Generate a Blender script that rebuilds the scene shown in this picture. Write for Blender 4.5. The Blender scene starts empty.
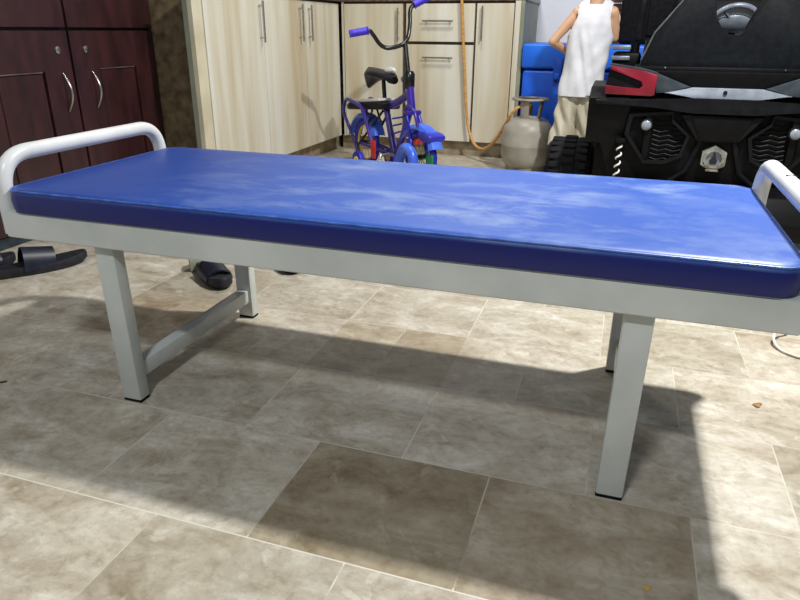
import bpy, bmesh, math, random
from mathutils import Vector, Matrix, noise
random.seed(4)
PI = math.pi
S = bpy.context.scene
COL = S.collection
# ---------------------------------------------------------------- camera
cam_d = bpy.data.cameras.new('camera'); cam = bpy.data.objects.new('camera', cam_d); COL.objects.link(cam)
yaw, pitch, roll = -0.3165, 0.3919, 0.0072
F = Vector((math.sin(yaw)*math.cos(pitch), math.cos(yaw)*math.cos(pitch), -math.sin(pitch)))
R0 = Vector((math.cos(yaw), -math.sin(yaw), 0)); U0 = R0.cross(F)
Rr = R0*math.cos(roll)+U0*math.sin(roll); Ur = -R0*math.sin(roll)+U0*math.cos(roll)
M = Matrix((Rr, Ur, -F)).transposed().to_4x4(); M.translation = Vector((1.2732, -1.0644, 0.8264))
cam.matrix_world = M
cam_d.sensor_width = 36; cam_d.lens = 654.74/800*36; cam_d.clip_start = .02
S.camera = cam
# ---------------------------------------------------------------- world and lights
w = bpy.data.worlds.new('world'); S.world = w; w.use_nodes = True
w.node_tree.nodes['Background'].inputs[0].default_value = (.80, .90, 1.0, 1)
w.node_tree.nodes['Background'].inputs[1].default_value = .17
def area(name, loc, target, size, power, color, sy=None):
    d = bpy.data.lights.new(name, 'AREA'); d.energy = power; d.color = color
    d.shape = 'RECTANGLE'; d.size = size; d.size_y = sy or size
    o = bpy.data.objects.new(name, d); COL.objects.link(o); o.location = loc
    o.rotation_euler = (Vector(target)-Vector(loc)).to_track_quat('-Z', 'Y').to_euler()
    return o
area('ceiling_bulb_light', (1.9, 1.05, 2.5), (1.9, 1.05, 0), .11, 112, (1, .985, .955))
area('front_tube_light', (.9, -1.6, 2.5), (.9, -.6, 0), .30, 30, (.95, .98, 1), .12)
area('kitchen_ceiling_light', (.35, 2.5, 2.55), (.0, 3.2, .3), .5, 26, (1, .97, .90), .2)
S.view_settings.view_transform = 'Standard'; S.view_settings.look = 'None'
S.view_settings.exposure = 0.0; S.view_settings.gamma = 1.0; S.view_settings.use_curve_mapping = False

# ---------------------------------------------------------------- materials
def s2l(c):
    return tuple(((v/255)/12.92 if v/255 <= .04045 else (((v/255)+.055)/1.055)**2.4) for v in c)
def nt(name):
    m = bpy.data.materials.new(name); m.use_nodes = True
    return m, m.node_tree.nodes, m.node_tree.links, m.node_tree.nodes['Principled BSDF']
def ramp(N, stops):
    r = N.new('ShaderNodeValToRGB'); e = r.color_ramp.elements
    while len(e) < len(stops): e.new(.5)
    for k, (p, c) in enumerate(stops):
        e[k].position = p; e[k].color = (*c, 1)
    return r
def coords(N, L, scale=(1, 1, 1), kind='Object', loc=(0, 0, 0)):
    t = N.new('ShaderNodeTexCoord'); mp = N.new('ShaderNodeMapping'); mp.inputs['Scale'].default_value = scale
    mp.inputs['Location'].default_value = loc
    L.new(t.outputs[kind], mp.inputs['Vector']); return mp.outputs[0]
def noisy(name, c1, c2, scale=20, stretch=(1, 1, 1), rough=.5, metal=0, bump=0, lo=.35, hi=.65, detail=4, coat=0):
    m, N, L, B = nt(name)
    n = N.new('ShaderNodeTexNoise'); n.inputs['Scale'].default_value = scale; n.inputs['Detail'].default_value = detail
    L.new(coords(N, L, stretch), n.inputs['Vector'])
    r = ramp(N, [(lo, s2l(c1)), (hi, s2l(c2))]); L.new(n.outputs['Fac'], r.inputs[0]); L.new(r.outputs[0], B.inputs['Base Color'])
    B.inputs['Roughness'].default_value = rough; B.inputs['Metallic'].default_value = metal
    if coat: B.inputs['Coat Weight'].default_value = coat; B.inputs['Coat Roughness'].default_value = .25
    if bump:
        b = N.new('ShaderNodeBump'); b.inputs['Strength'].default_value = bump; b.inputs['Distance'].default_value = .004
        L.new(n.outputs['Fac'], b.inputs['Height']); L.new(b.outputs[0], B.inputs['Normal'])
    return m
MT = {}
# marble floor -------------------------------------------------
def floor_mat():
    m, N, L, B = nt('marble_floor_tiles')
    v = coords(N, L, (1, 1, 1), 'Object', (-1.111+.372*20, -.017+.306*20, 0))
    bk = N.new('ShaderNodeTexBrick'); L.new(v, bk.inputs['Vector'])
    bk.inputs['Scale'].default_value = 1; bk.inputs['Brick Width'].default_value = .372; bk.inputs['Row Height'].default_value = .306
    bk.inputs['Mortar Size'].default_value = .0016; bk.inputs['Mortar Smooth'].default_value = .3
    bk.offset = .5; bk.offset_frequency = 2
    bk.inputs['Color1'].default_value = (0, 0, 0, 1); bk.inputs['Color2'].default_value = (1, 1, 1, 1); bk.inputs['Mortar'].default_value = (.5, .5, .5, 1)
    # per-tile shift of the stone pattern
    sc = N.new('ShaderNodeVectorMath'); sc.operation = 'SCALE'; L.new(bk.outputs['Color'], sc.inputs[0]); sc.inputs['Scale'].default_value = 37
    ad = N.new('ShaderNodeVectorMath'); ad.operation = 'ADD'; L.new(v, ad.inputs[0]); L.new(sc.outputs[0], ad.inputs[1])
    mp = N.new('ShaderNodeMapping'); mp.inputs['Rotation'].default_value = (0, 0, .25); mp.inputs['Scale'].default_value = (1.5, 2.4, 1); L.new(ad.outputs[0], mp.inputs['Vector'])
    n1 = N.new('ShaderNodeTexNoise'); n1.inputs['Scale'].default_value = 4.5; n1.inputs['Detail'].default_value = 7; n1.inputs['Roughness'].default_value = .68; n1.inputs['Distortion'].default_value = .5
    L.new(mp.outputs[0], n1.inputs['Vector'])
    base = ramp(N, [(.26, s2l((148, 134, 114))), (.42, s2l((182, 173, 156))), (.56, s2l((203, 197, 183))), (.72, s2l((226, 222, 212)))])
    L.new(n1.outputs['Fac'], base.inputs[0])
    # per tile tone
    tone = ramp(N, [(0, (.74, .72, .67)), (.3, (.88, .88, .86)), (.55, (.96, .95, .93)), (.8, (1.0, .99, .97)), (1, (.84, .82, .78))])
    L.new(bk.outputs['Color'], tone.inputs[0])
    mx = N.new('ShaderNodeMix'); mx.data_type = 'RGBA'; mx.blend_type = 'MULTIPLY'; mx.inputs[0].default_value = 1
    L.new(base.outputs[0], mx.inputs[6]); L.new(tone.outputs[0], mx.inputs[7])
    # fossil-like pale blobs and brown veins
    n2 = N.new('ShaderNodeTexNoise'); n2.inputs['Scale'].default_value = 8; n2.inputs['Detail'].default_value = 8; n2.inputs['Roughness'].default_value = .65; n2.inputs['Distortion'].default_value = 1.2
    L.new(ad.outputs[0], n2.inputs['Vector'])
    vr = ramp(N, [(.40, (0, 0, 0)), (.49, (1, 1, 1)), (.60, (0, 0, 0))]); L.new(n2.outputs['Fac'], vr.inputs[0])
    vm = N.new('ShaderNodeMath'); vm.operation = 'MULTIPLY'; vm.inputs[1].default_value = .16; L.new(vr.outputs[0], vm.inputs[0])
    mx2 = N.new('ShaderNodeMix'); mx2.data_type = 'RGBA'; L.new(vm.outputs[0], mx2.inputs[0]); L.new(mx.outputs[2], mx2.inputs[6]); mx2.inputs[7].default_value = (*s2l((128, 108, 84)), 1)
    vo = N.new('ShaderNodeTexVoronoi'); vo.inputs['Scale'].default_value = 11; vo.feature = 'F1'
    dis = N.new('ShaderNodeVectorMath'); dis.operation = 'MULTIPLY_ADD'; L.new(n2.outputs['Color'], dis.inputs[0]); dis.inputs[1].default_value = (.22, .22, .22); L.new(ad.outputs[0], dis.inputs[2])
    L.new(dis.outputs[0], vo.inputs['Vector'])
    vb = ramp(N, [(.16, (1, 1, 1)), (.26, (0, 0, 0))]); L.new(vo.outputs['Distance'], vb.inputs[0])
    vbm = N.new('ShaderNodeMath'); vbm.operation = 'MULTIPLY'; vbm.inputs[1].default_value = .30; L.new(vb.outputs[0], vbm.inputs[0])
    mx3 = N.new('ShaderNodeMix'); mx3.data_type = 'RGBA'; L.new(vbm.outputs[0], mx3.inputs[0]); L.new(mx2.outputs[2], mx3.inputs[6]); mx3.inputs[7].default_value = (*s2l((226, 220, 206)), 1)
    n5 = N.new('ShaderNodeTexNoise'); n5.inputs['Scale'].default_value = 46; n5.inputs['Detail'].default_value = 6; n5.inputs['Roughness'].default_value = .7; L.new(ad.outputs[0], n5.inputs['Vector'])
    r5 = ramp(N, [(.34, (.80, .78, .74)), (.50, (1, 1, 1)), (.70, (1.06, 1.06, 1.06))]); L.new(n5.outputs['Fac'], r5.inputs[0])
    m5 = N.new('ShaderNodeMix'); m5.data_type = 'RGBA'; m5.blend_type = 'MULTIPLY'; m5.inputs[0].default_value = .9; L.new(mx3.outputs[2], m5.inputs[6]); L.new(r5.outputs[0], m5.inputs[7])
    # the markedly darker, browner tiles of this floor (their own stone colour)
    last = m5.outputs[2]
    def tile(x0, x1, y0, y1, col, amt):
        nonlocal last
        t = N.new('ShaderNodeTexCoord'); sp = N.new('ShaderNodeSeparateXYZ'); L.new(t.outputs['Object'], sp.inputs[0])
        outs = []
        for ax, a, b in ((0, x0, x1), (1, y0, y1)):
            g = N.new('ShaderNodeMath'); g.operation = 'COMPARE'; g.inputs[1].default_value = (a+b)/2; g.inputs[2].default_value = (b-a)/2; L.new(sp.outputs[ax], g.inputs[0]); outs.append(g.outputs[0])
        k = N.new('ShaderNodeMath'); k.operation = 'MULTIPLY'; L.new(outs[0], k.inputs[0]); L.new(outs[1], k.inputs[1])
        k2 = N.new('ShaderNodeMath'); k2.operation = 'MULTIPLY'; k2.inputs[1].default_value = amt; L.new(k.outputs[0], k2.inputs[0])
        q = N.new('ShaderNodeMix'); q.data_type = 'RGBA'; q.blend_type = 'MULTIPLY'; L.new(k2.outputs[0], q.inputs[0]); L.new(last, q.inputs[6]); q.inputs[7].default_value = (*col, 1)
        last = q.outputs[2]
    tile(.739, 1.111, -.289, .017, (.70, .645, .55), 1)
    tile(1.111, 1.483, -.289, .017, (.72, .67, .60), 1)
    tile(.553, .925, .323, .629, (.80, .76, .68), 1)
    tile(-.191, .181, .323, .629, (.84, .78, .70), 1)
    tile(-.377, .739, -1.6, -.289, (1.0, .985, .95), 1)
    g = N.new('ShaderNodeMix'); g.data_type = 'RGBA'; gm = N.new('ShaderNodeMath'); gm.operation = 'MULTIPLY'; gm.inputs[1].default_value = .62
    # grout shows strongly in places and fades in others
    gn = N.new('ShaderNodeTexNoise'); gn.inputs['Scale'].default_value = 2.2; L.new(v, gn.inputs['Vector'])
    gr = ramp(N, [(.40, (.12, .12, .12)), (.64, (.8, .8, .8))]); L.new(gn.outputs['Fac'], gr.inputs[0]); 
    gq = N.new('ShaderNodeMath'); gq.operation = 'MULTIPLY'; L.new(bk.outputs['Fac'], gq.inputs[0]); L.new(gr.outputs[0], gq.inputs[1])
    tq = N.new('ShaderNodeTexCoord'); sq = N.new('ShaderNodeSeparateXYZ'); L.new(tq.outputs['Object'], sq.inputs[0])
    cq = N.new('ShaderNodeMath'); cq.operation = 'COMPARE'; cq.inputs[1].default_value = -.289; cq.inputs[2].default_value = .006; L.new(sq.outputs[1], cq.inputs[0])
    c3 = N.new('ShaderNodeMath'); c3.operation = 'MULTIPLY_ADD'; c3.inputs[1].default_value = 1.0; L.new(cq.outputs[0], c3.inputs[0]); L.new(gr.outputs[0], c3.inputs[2])
    L.new(c3.outputs[0], gq.inputs[1]); gq.use_clamp = True
    L.new(gq.outputs[0], gm.inputs[0]); L.new(gm.outputs[0], g.inputs[0]); L.new(last, g.inputs[6]); g.inputs[7].default_value = (*s2l((232, 228, 216)), 1)
    L.new(g.outputs[2], B.inputs['Base Color'])
    rr = ramp(N, [(.3, (.30, .30, .30)), (.7, (.48, .48, .48))]); L.new(n1.outputs['Fac'], rr.inputs[0]); L.new(rr.outputs[0], B.inputs['Roughness'])
    B.inputs['Specular IOR Level'].default_value = .35
    return m
MT['floor'] = floor_mat()
def vinyl_mat():
    m, N, L, B = nt('scuffed_blue_vinyl')
    v = coords(N, L, (1.5, 2.6, 3))
    n = N.new('ShaderNodeTexNoise'); n.inputs['Scale'].default_value = 3.4; n.inputs['Detail'].default_value = 9; n.inputs['Roughness'].default_value = .72; n.inputs['Distortion'].default_value = .25
    L.new(v, n.inputs['Vector'])
    r = ramp(N, [(.47, (0, 0, 0)), (.68, (1, 1, 1))]); L.new(n.outputs['Fac'], r.inputs[0])
    # chalky scuffs lie on the upper side, mostly mid length
    t = N.new('ShaderNodeTexCoord'); sp = N.new('ShaderNodeSeparateXYZ'); L.new(t.outputs['Object'], sp.inputs[0])
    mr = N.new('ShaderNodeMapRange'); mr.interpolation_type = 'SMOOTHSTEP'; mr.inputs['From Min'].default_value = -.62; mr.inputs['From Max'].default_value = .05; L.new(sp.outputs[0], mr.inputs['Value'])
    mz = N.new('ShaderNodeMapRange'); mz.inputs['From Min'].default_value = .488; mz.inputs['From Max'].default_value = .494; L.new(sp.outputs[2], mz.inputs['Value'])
    a = N.new('ShaderNodeMath'); a.operation = 'MULTIPLY'; L.new(mr.outputs[0], a.inputs[0]); L.new(mz.outputs[0], a.inputs[1])
    n3 = N.new('ShaderNodeTexNoise'); n3.inputs['Scale'].default_value = 1.1; n3.inputs['Detail'].default_value = 2; L.new(v, n3.inputs['Vector'])
    r3 = ramp(N, [(.30, (0, 0, 0)), (.55, (1, 1, 1))]); L.new(n3.outputs['Fac'], r3.inputs[0])
    b = N.new('ShaderNodeMath'); b.operation = 'MULTIPLY'; L.new(a.outputs[0], b.inputs[0]); L.new(r.outputs[0], b.inputs[1])
    c = N.new('ShaderNodeMath'); c.operation = 'MULTIPLY'; L.new(b.outputs[0], c.inputs[0]); L.new(r3.outputs[0], c.inputs[1])
    c2 = N.new('ShaderNodeMath'); c2.operation = 'MULTIPLY'; c2.inputs[1].default_value = .75; L.new(c.outputs[0], c2.inputs[0])
    # lighter top, paler to the right: reflected light painted into the base, besides fading
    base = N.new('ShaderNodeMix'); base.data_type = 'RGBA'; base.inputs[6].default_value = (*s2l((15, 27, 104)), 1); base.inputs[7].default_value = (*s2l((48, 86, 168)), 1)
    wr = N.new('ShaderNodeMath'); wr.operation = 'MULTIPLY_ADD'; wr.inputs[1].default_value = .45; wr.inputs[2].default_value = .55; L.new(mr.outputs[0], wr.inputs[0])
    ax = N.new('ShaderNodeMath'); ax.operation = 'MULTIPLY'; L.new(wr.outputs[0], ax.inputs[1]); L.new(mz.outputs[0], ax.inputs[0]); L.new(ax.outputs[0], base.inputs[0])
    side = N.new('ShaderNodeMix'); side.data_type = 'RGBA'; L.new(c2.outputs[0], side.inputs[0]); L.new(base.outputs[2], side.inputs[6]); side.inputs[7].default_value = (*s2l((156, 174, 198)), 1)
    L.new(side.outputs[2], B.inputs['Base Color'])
    B.inputs['Roughness'].default_value = .42
    bp = N.new('ShaderNodeBump'); bp.inputs['Strength'].default_value = .25; bp.inputs['Distance'].default_value = .004
    n4 = N.new('ShaderNodeTexNoise'); n4.inputs['Scale'].default_value = 9; L.new(v, n4.inputs['Vector']); L.new(n4.outputs['Fac'], bp.inputs['Height']); L.new(bp.outputs[0], B.inputs['Normal'])
    return m
MT['vinyl'] = vinyl_mat()
MT['piping'] = noisy('blue_vinyl_piping', (44, 80, 170), (80, 120, 200), 30, rough=.4)  # lighter blue puts the seam highlight into the piping colour
MT['white_paint'] = noisy('chipped_white_enamel', (192, 197, 192), (211, 215, 210), 6, rough=.38, lo=.3, hi=.6, detail=8)
MT['white_bar'] = noisy('glossy_white_enamel', (214, 216, 214), (232, 233, 232), 8, rough=.3)
MT['rubber'] = noisy('black_rubber', (13, 14, 16), (24, 25, 28), 30, rough=.7)
MT['mahogany'] = noisy('dark_red_mahogany', (42, 22, 24), (66, 33, 36), 5, (3, 3, .8), rough=.38, coat=.25)
MT['mahogany_groove'] = noisy('mahogany_groove', (22, 10, 12), (34, 15, 18), 8, rough=.5)
MT['mahogany_bevel'] = noisy('mahogany_bevel_pale', (84, 66, 68), (120, 104, 104), 12, rough=.3)  # pale tone for the upper edge of each raised panel
def larch(name, c1, c2, c3):
    m, N, L, B = nt(name)
    n = N.new('ShaderNodeTexNoise'); n.inputs['Scale'].default_value = 4; n.inputs['Detail'].default_value = 3; n.inputs['Roughness'].default_value = .5
    L.new(coords(N, L, (2.1, 2.1, .16)), n.inputs['Vector'])
    r = ramp(N, [(.32, s2l(c1)), (.5, s2l(c2)), (.68, s2l(c3))]); L.new(n.outputs['Fac'], r.inputs[0]); L.new(r.outputs[0], B.inputs['Base Color'])
    B.inputs['Roughness'].default_value = .42; return m
MT['larch'] = larch('pale_woodgrain_laminate', (190, 175, 145), (207, 201, 181), (220, 219, 208))
MT['carcass'] = noisy('cream_cabinet_edge', (196, 188, 160), (212, 205, 180), 6, rough=.5)
MT['green_edge'] = noisy('grey_green_laminate', (128, 134, 118), (146, 150, 134), 8, rough=.5)
MT['gap'] = noisy('brown_cabinet_groove', (60, 48, 38), (80, 66, 52), 20, rough=.7)
MT['brown_marble'] = noisy('brown_marble', (84, 72, 52), (138, 122, 94), 22, (1, 1, 1), rough=.4, lo=.3, hi=.7, detail=9)
MT['skirting_stone'] = noisy('beige_skirting', (140, 122, 96), (182, 168, 142), 12, rough=.5)
MT['granite'] = noisy('brown_granite', (60, 50, 40), (110, 92, 74), 60, rough=.3)
MT['chrome'] = noisy('brushed_chrome', (170, 168, 162), (205, 203, 198), 30, (1, 1, 8), rough=.28, metal=1)
MT['wall'] = noisy('white_wall_paint', (232, 233, 240), (242, 243, 248), 3, rough=.7)
MT['brown_door'] = noisy('brown_wood_door', (84, 48, 36), (112, 66, 50), 6, (4, 4, .5), rough=.5)
MT['purple'] = noisy('purple_bicycle_paint', (44, 24, 128), (58, 34, 158), 8, rough=.28, coat=.4)
MT['grip'] = noisy('violet_grip_rubber', (56, 40, 190), (72, 54, 216), 60, rough=.5, bump=.3)
MT['black_metal'] = noisy('black_gloss_metal', (14, 14, 16), (28, 28, 30), 20, rough=.25)
MT['black_seat'] = noisy('black_vinyl', (20, 20, 24), (38, 38, 42), 14, rough=.35)
MT['seat_white'] = noisy('white_seat_trim', (214, 212, 206), (232, 230, 226), 10, rough=.45)
MT['sky_plastic'] = noisy('sky_blue_plastic', (58, 96, 218), (84, 126, 236), 8, rough=.3)
MT['deep_blue'] = noisy('deep_blue_plastic', (30, 34, 160), (46, 52, 196), 8, rough=.35)
MT['red_plastic'] = noisy('red_plastic', (196, 34, 34), (220, 52, 48), 10, rough=.35)
MT['yellow_plastic'] = noisy('yellow_plastic', (222, 190, 60), (240, 214, 92), 10, rough=.4)
MT['green_plastic'] = noisy('green_plastic', (24, 120, 60), (36, 146, 76), 10, rough=.4)
MT['cyl'] = noisy('grey_cylinder_paint', (142, 138, 126), (162, 158, 146), 9, rough=.42, detail=7)
MT['cyl_dark'] = noisy('worn_brown_grey_metal', (112, 104, 90), (146, 140, 126), 16, rough=.5)
MT['hose'] = noisy('amber_rubber_hose', (188, 132, 66), (214, 164, 96), 24, (1, 1, 3), rough=.45)
MT['brass'] = noisy('brass', (170, 130, 60), (200, 160, 86), 30, rough=.3, metal=1)
MT['ice_blue'] = noisy('blue_cooler_plastic', (10, 72, 190), (22, 96, 220), 5, rough=.42)
MT['ice_blue_lid'] = noisy('blue_cooler_lid_plastic', (18, 92, 214), (34, 116, 236), 5, rough=.4)
MT['utv_black'] = noisy('matt_black_plastic', (7, 7, 9), (12, 12, 14), 24, rough=.5)
MT['utv_dark'] = noisy('dark_grey_plastic', (14, 15, 18), (22, 23, 26), 24, rough=.45)
MT['utv_seat'] = noisy('black_leatherette', (10, 13, 17), (18, 22, 26), 40, rough=.55, bump=.2)
MT['seat_piping'] = noisy('grey_seat_piping', (70, 72, 70), (92, 94, 90), 30, rough=.5)
MT['utv_red'] = noisy('metallic_red_panel', (104, 8, 28), (130, 14, 38), 10, rough=.4, coat=.1)
MT['utv_silver'] = noisy('silver_grey_plastic', (118, 126, 138), (140, 148, 160), 20, rough=.35, metal=.2)
MT['utv_grey'] = noisy('slate_grey_plastic', (46, 54, 60), (62, 70, 76), 20, rough=.4)
MT['lens'] = noisy('clear_lamp_lens', (120, 128, 138), (150, 158, 168), 30, rough=.3)
MT['emblem'] = noisy('pewter_emblem', (120, 120, 114), (168, 168, 160), 40, rough=.35, metal=.5)
MT['skin'] = noisy('skin', (196, 152, 120), (208, 166, 134), 12, rough=.5)
MT['hair'] = noisy('black_hair', (20, 16, 14), (36, 30, 26), 60, (1, 1, .3), rough=.5, bump=.4)
MT['shirt'] = noisy('white_cotton', (208, 209, 216), (224, 225, 230), 16, rough=.8, bump=.5)
MT['trousers'] = noisy('beige_cotton', (176, 168, 146), (206, 200, 180), 9, (2, 2, .5), rough=.8, bump=.5)
MT['eye'] = noisy('dark_eye', (24, 18, 16), (34, 26, 22), 10, rough=.2)
MT['lip'] = noisy('lip', (170, 100, 90), (180, 110, 98), 10, rough=.4)
MT['sole'] = noisy('slipper_sole_foam', (20, 22, 30), (36, 38, 48), 40, rough=.6)
MT['slipper_navy'] = noisy('navy_slipper_strap', (14, 18, 32), (26, 34, 58), 20, rough=.4)
MT['slipper_cream'] = noisy('worn_cream_sole', (150, 154, 132), (176, 180, 158), 20, rough=.6)
MT['cable'] = noisy('off_white_cable', (206, 204, 192), (222, 220, 208), 30, rough=.5)
MT['nylon'] = noisy('black_nylon', (10, 10, 14), (22, 22, 28), 50, rough=.8, bump=.3)
MT['leaf'] = noisy('dry_leaf', (128, 92, 48), (160, 124, 70), 60, rough=.7)
MT['yellow_crumb'] = noisy('yellow_peel', (190, 146, 50), (214, 172, 76), 60, rough=.7)
MT['black_scrap'] = noisy('black_scrap', (14, 14, 14), (24, 24, 24), 60, rough=.6)
MT['digit'] = noisy('black_marking', (16, 16, 18), (26, 26, 28), 60, rough=.6)

for k_ in ('utv_black', 'utv_dark', 'utv_seat', 'nylon', 'rubber', 'black_seat', 'utv_grey'):
    MT[k_].node_tree.nodes['Principled BSDF'].inputs['Specular IOR Level'].default_value = .15
# ---------------------------------------------------------------- helpers
ORIG = {}
def thing(name, label, cat, loc=(0, 0, 0), rotz=0, group=None):
    o = bpy.data.objects.new(name, None); COL.objects.link(o); o.location = loc; o.rotation_euler = (0, 0, rotz)
    o.empty_display_size = .05; o['label'] = label; o['category'] = cat
    if group: o['group'] = group
    ORIG[o] = Vector(loc) if rotz == 0 else None
    return o
def obj(name, bm, mat, parent=None, smooth=True, label=None, local=False):
    if isinstance(mat, str): mat = MT[mat]
    off = Vector((0, 0, 0))
    if parent is not None and not local: off = ORIG.get(parent) or Vector((0, 0, 0))
    if off.length: bmesh.ops.translate(bm, verts=bm.verts, vec=-off)
    bmesh.ops.recalc_face_normals(bm, faces=bm.faces)
    me = bpy.data.meshes.new(name); bm.to_mesh(me); bm.free()
    me.materials.append(mat)
    if smooth:
        for p in me.polygons: p.use_smooth = True
        try: me.set_sharp_from_angle(angle=math.radians(38))
        except Exception: pass
    o = bpy.data.objects.new(name, me); COL.objects.link(o)
    if parent is not None: o.parent = parent; ORIG[o] = off
    else: ORIG[o] = Vector((0, 0, 0))
    if label: o['label'] = label
    return o
def solo(name, bm, mat, label, cat, group=None, **k):
    o = obj(name, bm, mat, **k); o['label'] = label; o['category'] = cat
    if group: o['group'] = group
    return o
def struct(name, bm, mat, parent=None, **k):
    o = obj(name, bm, mat, parent, **k)
    if parent is None: o['kind'] = 'structure'
    return o
def box(bm, x0, x1, y0, y1, z0, z1, bev=0, seg=2):
    vs = [bm.verts.new((x, y, z)) for x in (x0, x1) for y in (y0, y1) for z in (z0, z1)]
    fs = [(0, 1, 3, 2), (4, 6, 7, 5), (0, 4, 5, 1), (2, 3, 7, 6), (0, 2, 6, 4), (1, 5, 7, 3)]
    F_ = [bm.faces.new([vs[i] for i in f]) for f in fs]
    if bev:
        es = list({e for f in F_ for e in f.edges})
        bmesh.ops.bevel(bm, geom=es, offset=bev, segments=seg, affect='EDGES', profile=.5)
    return bm
def B(*a, **k): return box(bmesh.new(), *a, **k)
def rounded(pts, rad, seg=6, closed=False):
    pts = [Vector(p) for p in pts]; out = []
    n = len(pts)
    for i, p in enumerate(pts):
        if not closed and i in (0, n-1): out.append(p); continue
        a = pts[i-1]; b = pts[(i+1) % n]
        r = rad
        da = (a-p); db = (b-p); r = min(r, da.length*.49, db.length*.49)
        A = p+da.normalized()*r; Bq = p+db.normalized()*r
        for k in range(seg+1):
            t = k/seg; out.append(A*(1-t)**2+p*2*t*(1-t)+Bq*t*t)
    return out
def catmull(pts, sub=8):
    P = [Vector(p) for p in pts]; P = [2*P[0]-P[1]]+P+[2*P[-1]-P[-2]]; out = []
    for i in range(1, len(P)-2):
        for k in range(sub):
            t = k/sub
            out.append(.5*((2*P[i])+(-P[i-1]+P[i+1])*t+(2*P[i-1]-5*P[i]+4*P[i+1]-P[i+2])*t*t+(-P[i-1]+3*P[i]-3*P[i+1]+P[i+2])*t**3))
    out.append(P[-2]); return out
def tube(bm, pts, r, n=12, closed=False, cap=True):
    pts = [Vector(p) for p in pts]; N = len(pts); rings = []
    rs = r if isinstance(r, (list, tuple)) else [r]*N
    prev = None
    for i, p in enumerate(pts):
        if closed: t = pts[(i+1) % N]-pts[i-1]
        else: t = pts[min(i+1, N-1)]-pts[max(i-1, 0)]
        t.normalize()
        if prev is None:
            a = Vector((0, 0, 1)) if abs(t.z) < .9 else Vector((1, 0, 0)); u = t.cross(a).normalized()
        else: u = (prev-t*prev.dot(t)).normalized()
        prev = u; v = t.cross(u)
        rings.append([bm.verts.new(p+(u*math.cos(2*PI*k/n)+v*math.sin(2*PI*k/n))*rs[i]) for k in range(n)])
    m = N if closed else N-1
    for i in range(m):
        a, b = rings[i], rings[(i+1) % N]
        for k in range(n): bm.faces.new((a[k], a[(k+1) % n], b[(k+1) % n], b[k]))
    if cap and not closed: bm.faces.new(rings[0][::-1]); bm.faces.new(rings[-1])
    return bm
def T(*a, **k): return tube(bmesh.new(), *a, **k)
def lathe(bm, prof, c=(0, 0, 0), n=32, axis='z'):
    c = Vector(c); rings = []
    for r, z in prof:
        ring = []
        for k in range(n):
            a = 2*PI*k/n
            if axis == 'z': d = Vector((r*math.cos(a), r*math.sin(a), z))
            elif axis == 'y': d = Vector((r*math.cos(a), z, r*math.sin(a)))
            else: d = Vector((z, r*math.cos(a), r*math.sin(a)))
            ring.append(bm.verts.new(c+d))
        rings.append(ring)
    for a, b in zip(rings, rings[1:]):
        for k in range(n): bm.faces.new((a[k], a[(k+1) % n], b[(k+1) % n], b[k]))
    ring_ = prof[0] == prof[-1]
    if prof[0][0] > 1e-4 and not ring_: bm.faces.new(rings[0])
    if prof[-1][0] > 1e-4 and not ring_: bm.faces.new(rings[-1])
    bmesh.ops.remove_doubles(bm, verts=bm.verts, dist=1e-6)
    return bm
def LA(*a, **k): return lathe(bmesh.new(), *a, **k)
def prism(bm, poly, a0, a1, plane='xz', bev=0, seg=2):
    def mk(p, a):
        if plane == 'xz': return (p[0], a, p[1])
        if plane == 'xy': return (p[0], p[1], a)
        return (a, p[0], p[1])
    v0 = [bm.verts.new(mk(p, a0)) for p in poly]; v1 = [bm.verts.new(mk(p, a1)) for p in poly]; n = len(poly)
    fs = [bm.faces.new(v0[::-1]), bm.faces.new(v1)]
    for k in range(n): fs.append(bm.faces.new((v0[k], v0[(k+1) % n], v1[(k+1) % n], v1[k])))
    if bev:
        es = list({e for f in fs for e in f.edges})
        bmesh.ops.bevel(bm, geom=es, offset=bev, segments=seg, affect='EDGES', profile=.5)
    return bm
def PR(*a, **k): return prism(bmesh.new(), *a, **k)
def ring_prism(bm, outer, inner, a0, a1, plane='xz'):
    """frame between two outlines of the same count"""
    def mk(p, a): return (p[0], a, p[1]) if plane == 'xz' else ((p[0], p[1], a) if plane == 'xy' else (a, p[0], p[1]))
    n = len(outer)
    O0 = [bm.verts.new(mk(p, a0)) for p in outer]; I0 = [bm.verts.new(mk(p, a0)) for p in inner]
    O1 = [bm.verts.new(mk(p, a1)) for p in outer]; I1 = [bm.verts.new(mk(p, a1)) for p in inner]
    for k in range(n):
        j = (k+1) % n
        bm.faces.new((O0[k], O0[j], I0[j], I0[k])); bm.faces.new((O1[k], I1[k], I1[j], O1[j]))
        bm.faces.new((O0[k], O1[k], O1[j], O0[j])); bm.faces.new((I0[k], I0[j], I1[j], I1[k]))
    return bm
def ellipsoid(bm, c, r, rot=None, u=20, v=14):
    m = Matrix.Translation(c) @ (rot.to_4x4() if rot else Matrix.Identity(4)) @ Matrix.Diagonal((*r, 1))
    bmesh.ops.create_uvsphere(bm, u_segments=u, v_segments=v, radius=1, matrix=m); return bm

# ================================================================ the setting
struct('floor', B(-2.6, 4.2, -2.6, 4.4, -.05, 0), 'floor', smooth=False)
struct('wall_back', B(-1.45, 4.2, 4.15, 4.25, 0, 2.7), 'wall', smooth=False)
struct('wall_left', B(-1.55, -1.45, -2.6, 4.25, 0, 2.7), 'wall', smooth=False)
# marble clad pier between the dark cupboard and the kitchen units
struct('wall_pier', B(-1.448, -.724, 1.895, 2.03, 0, 2.7), 'brown_marble', smooth=False)
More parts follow.
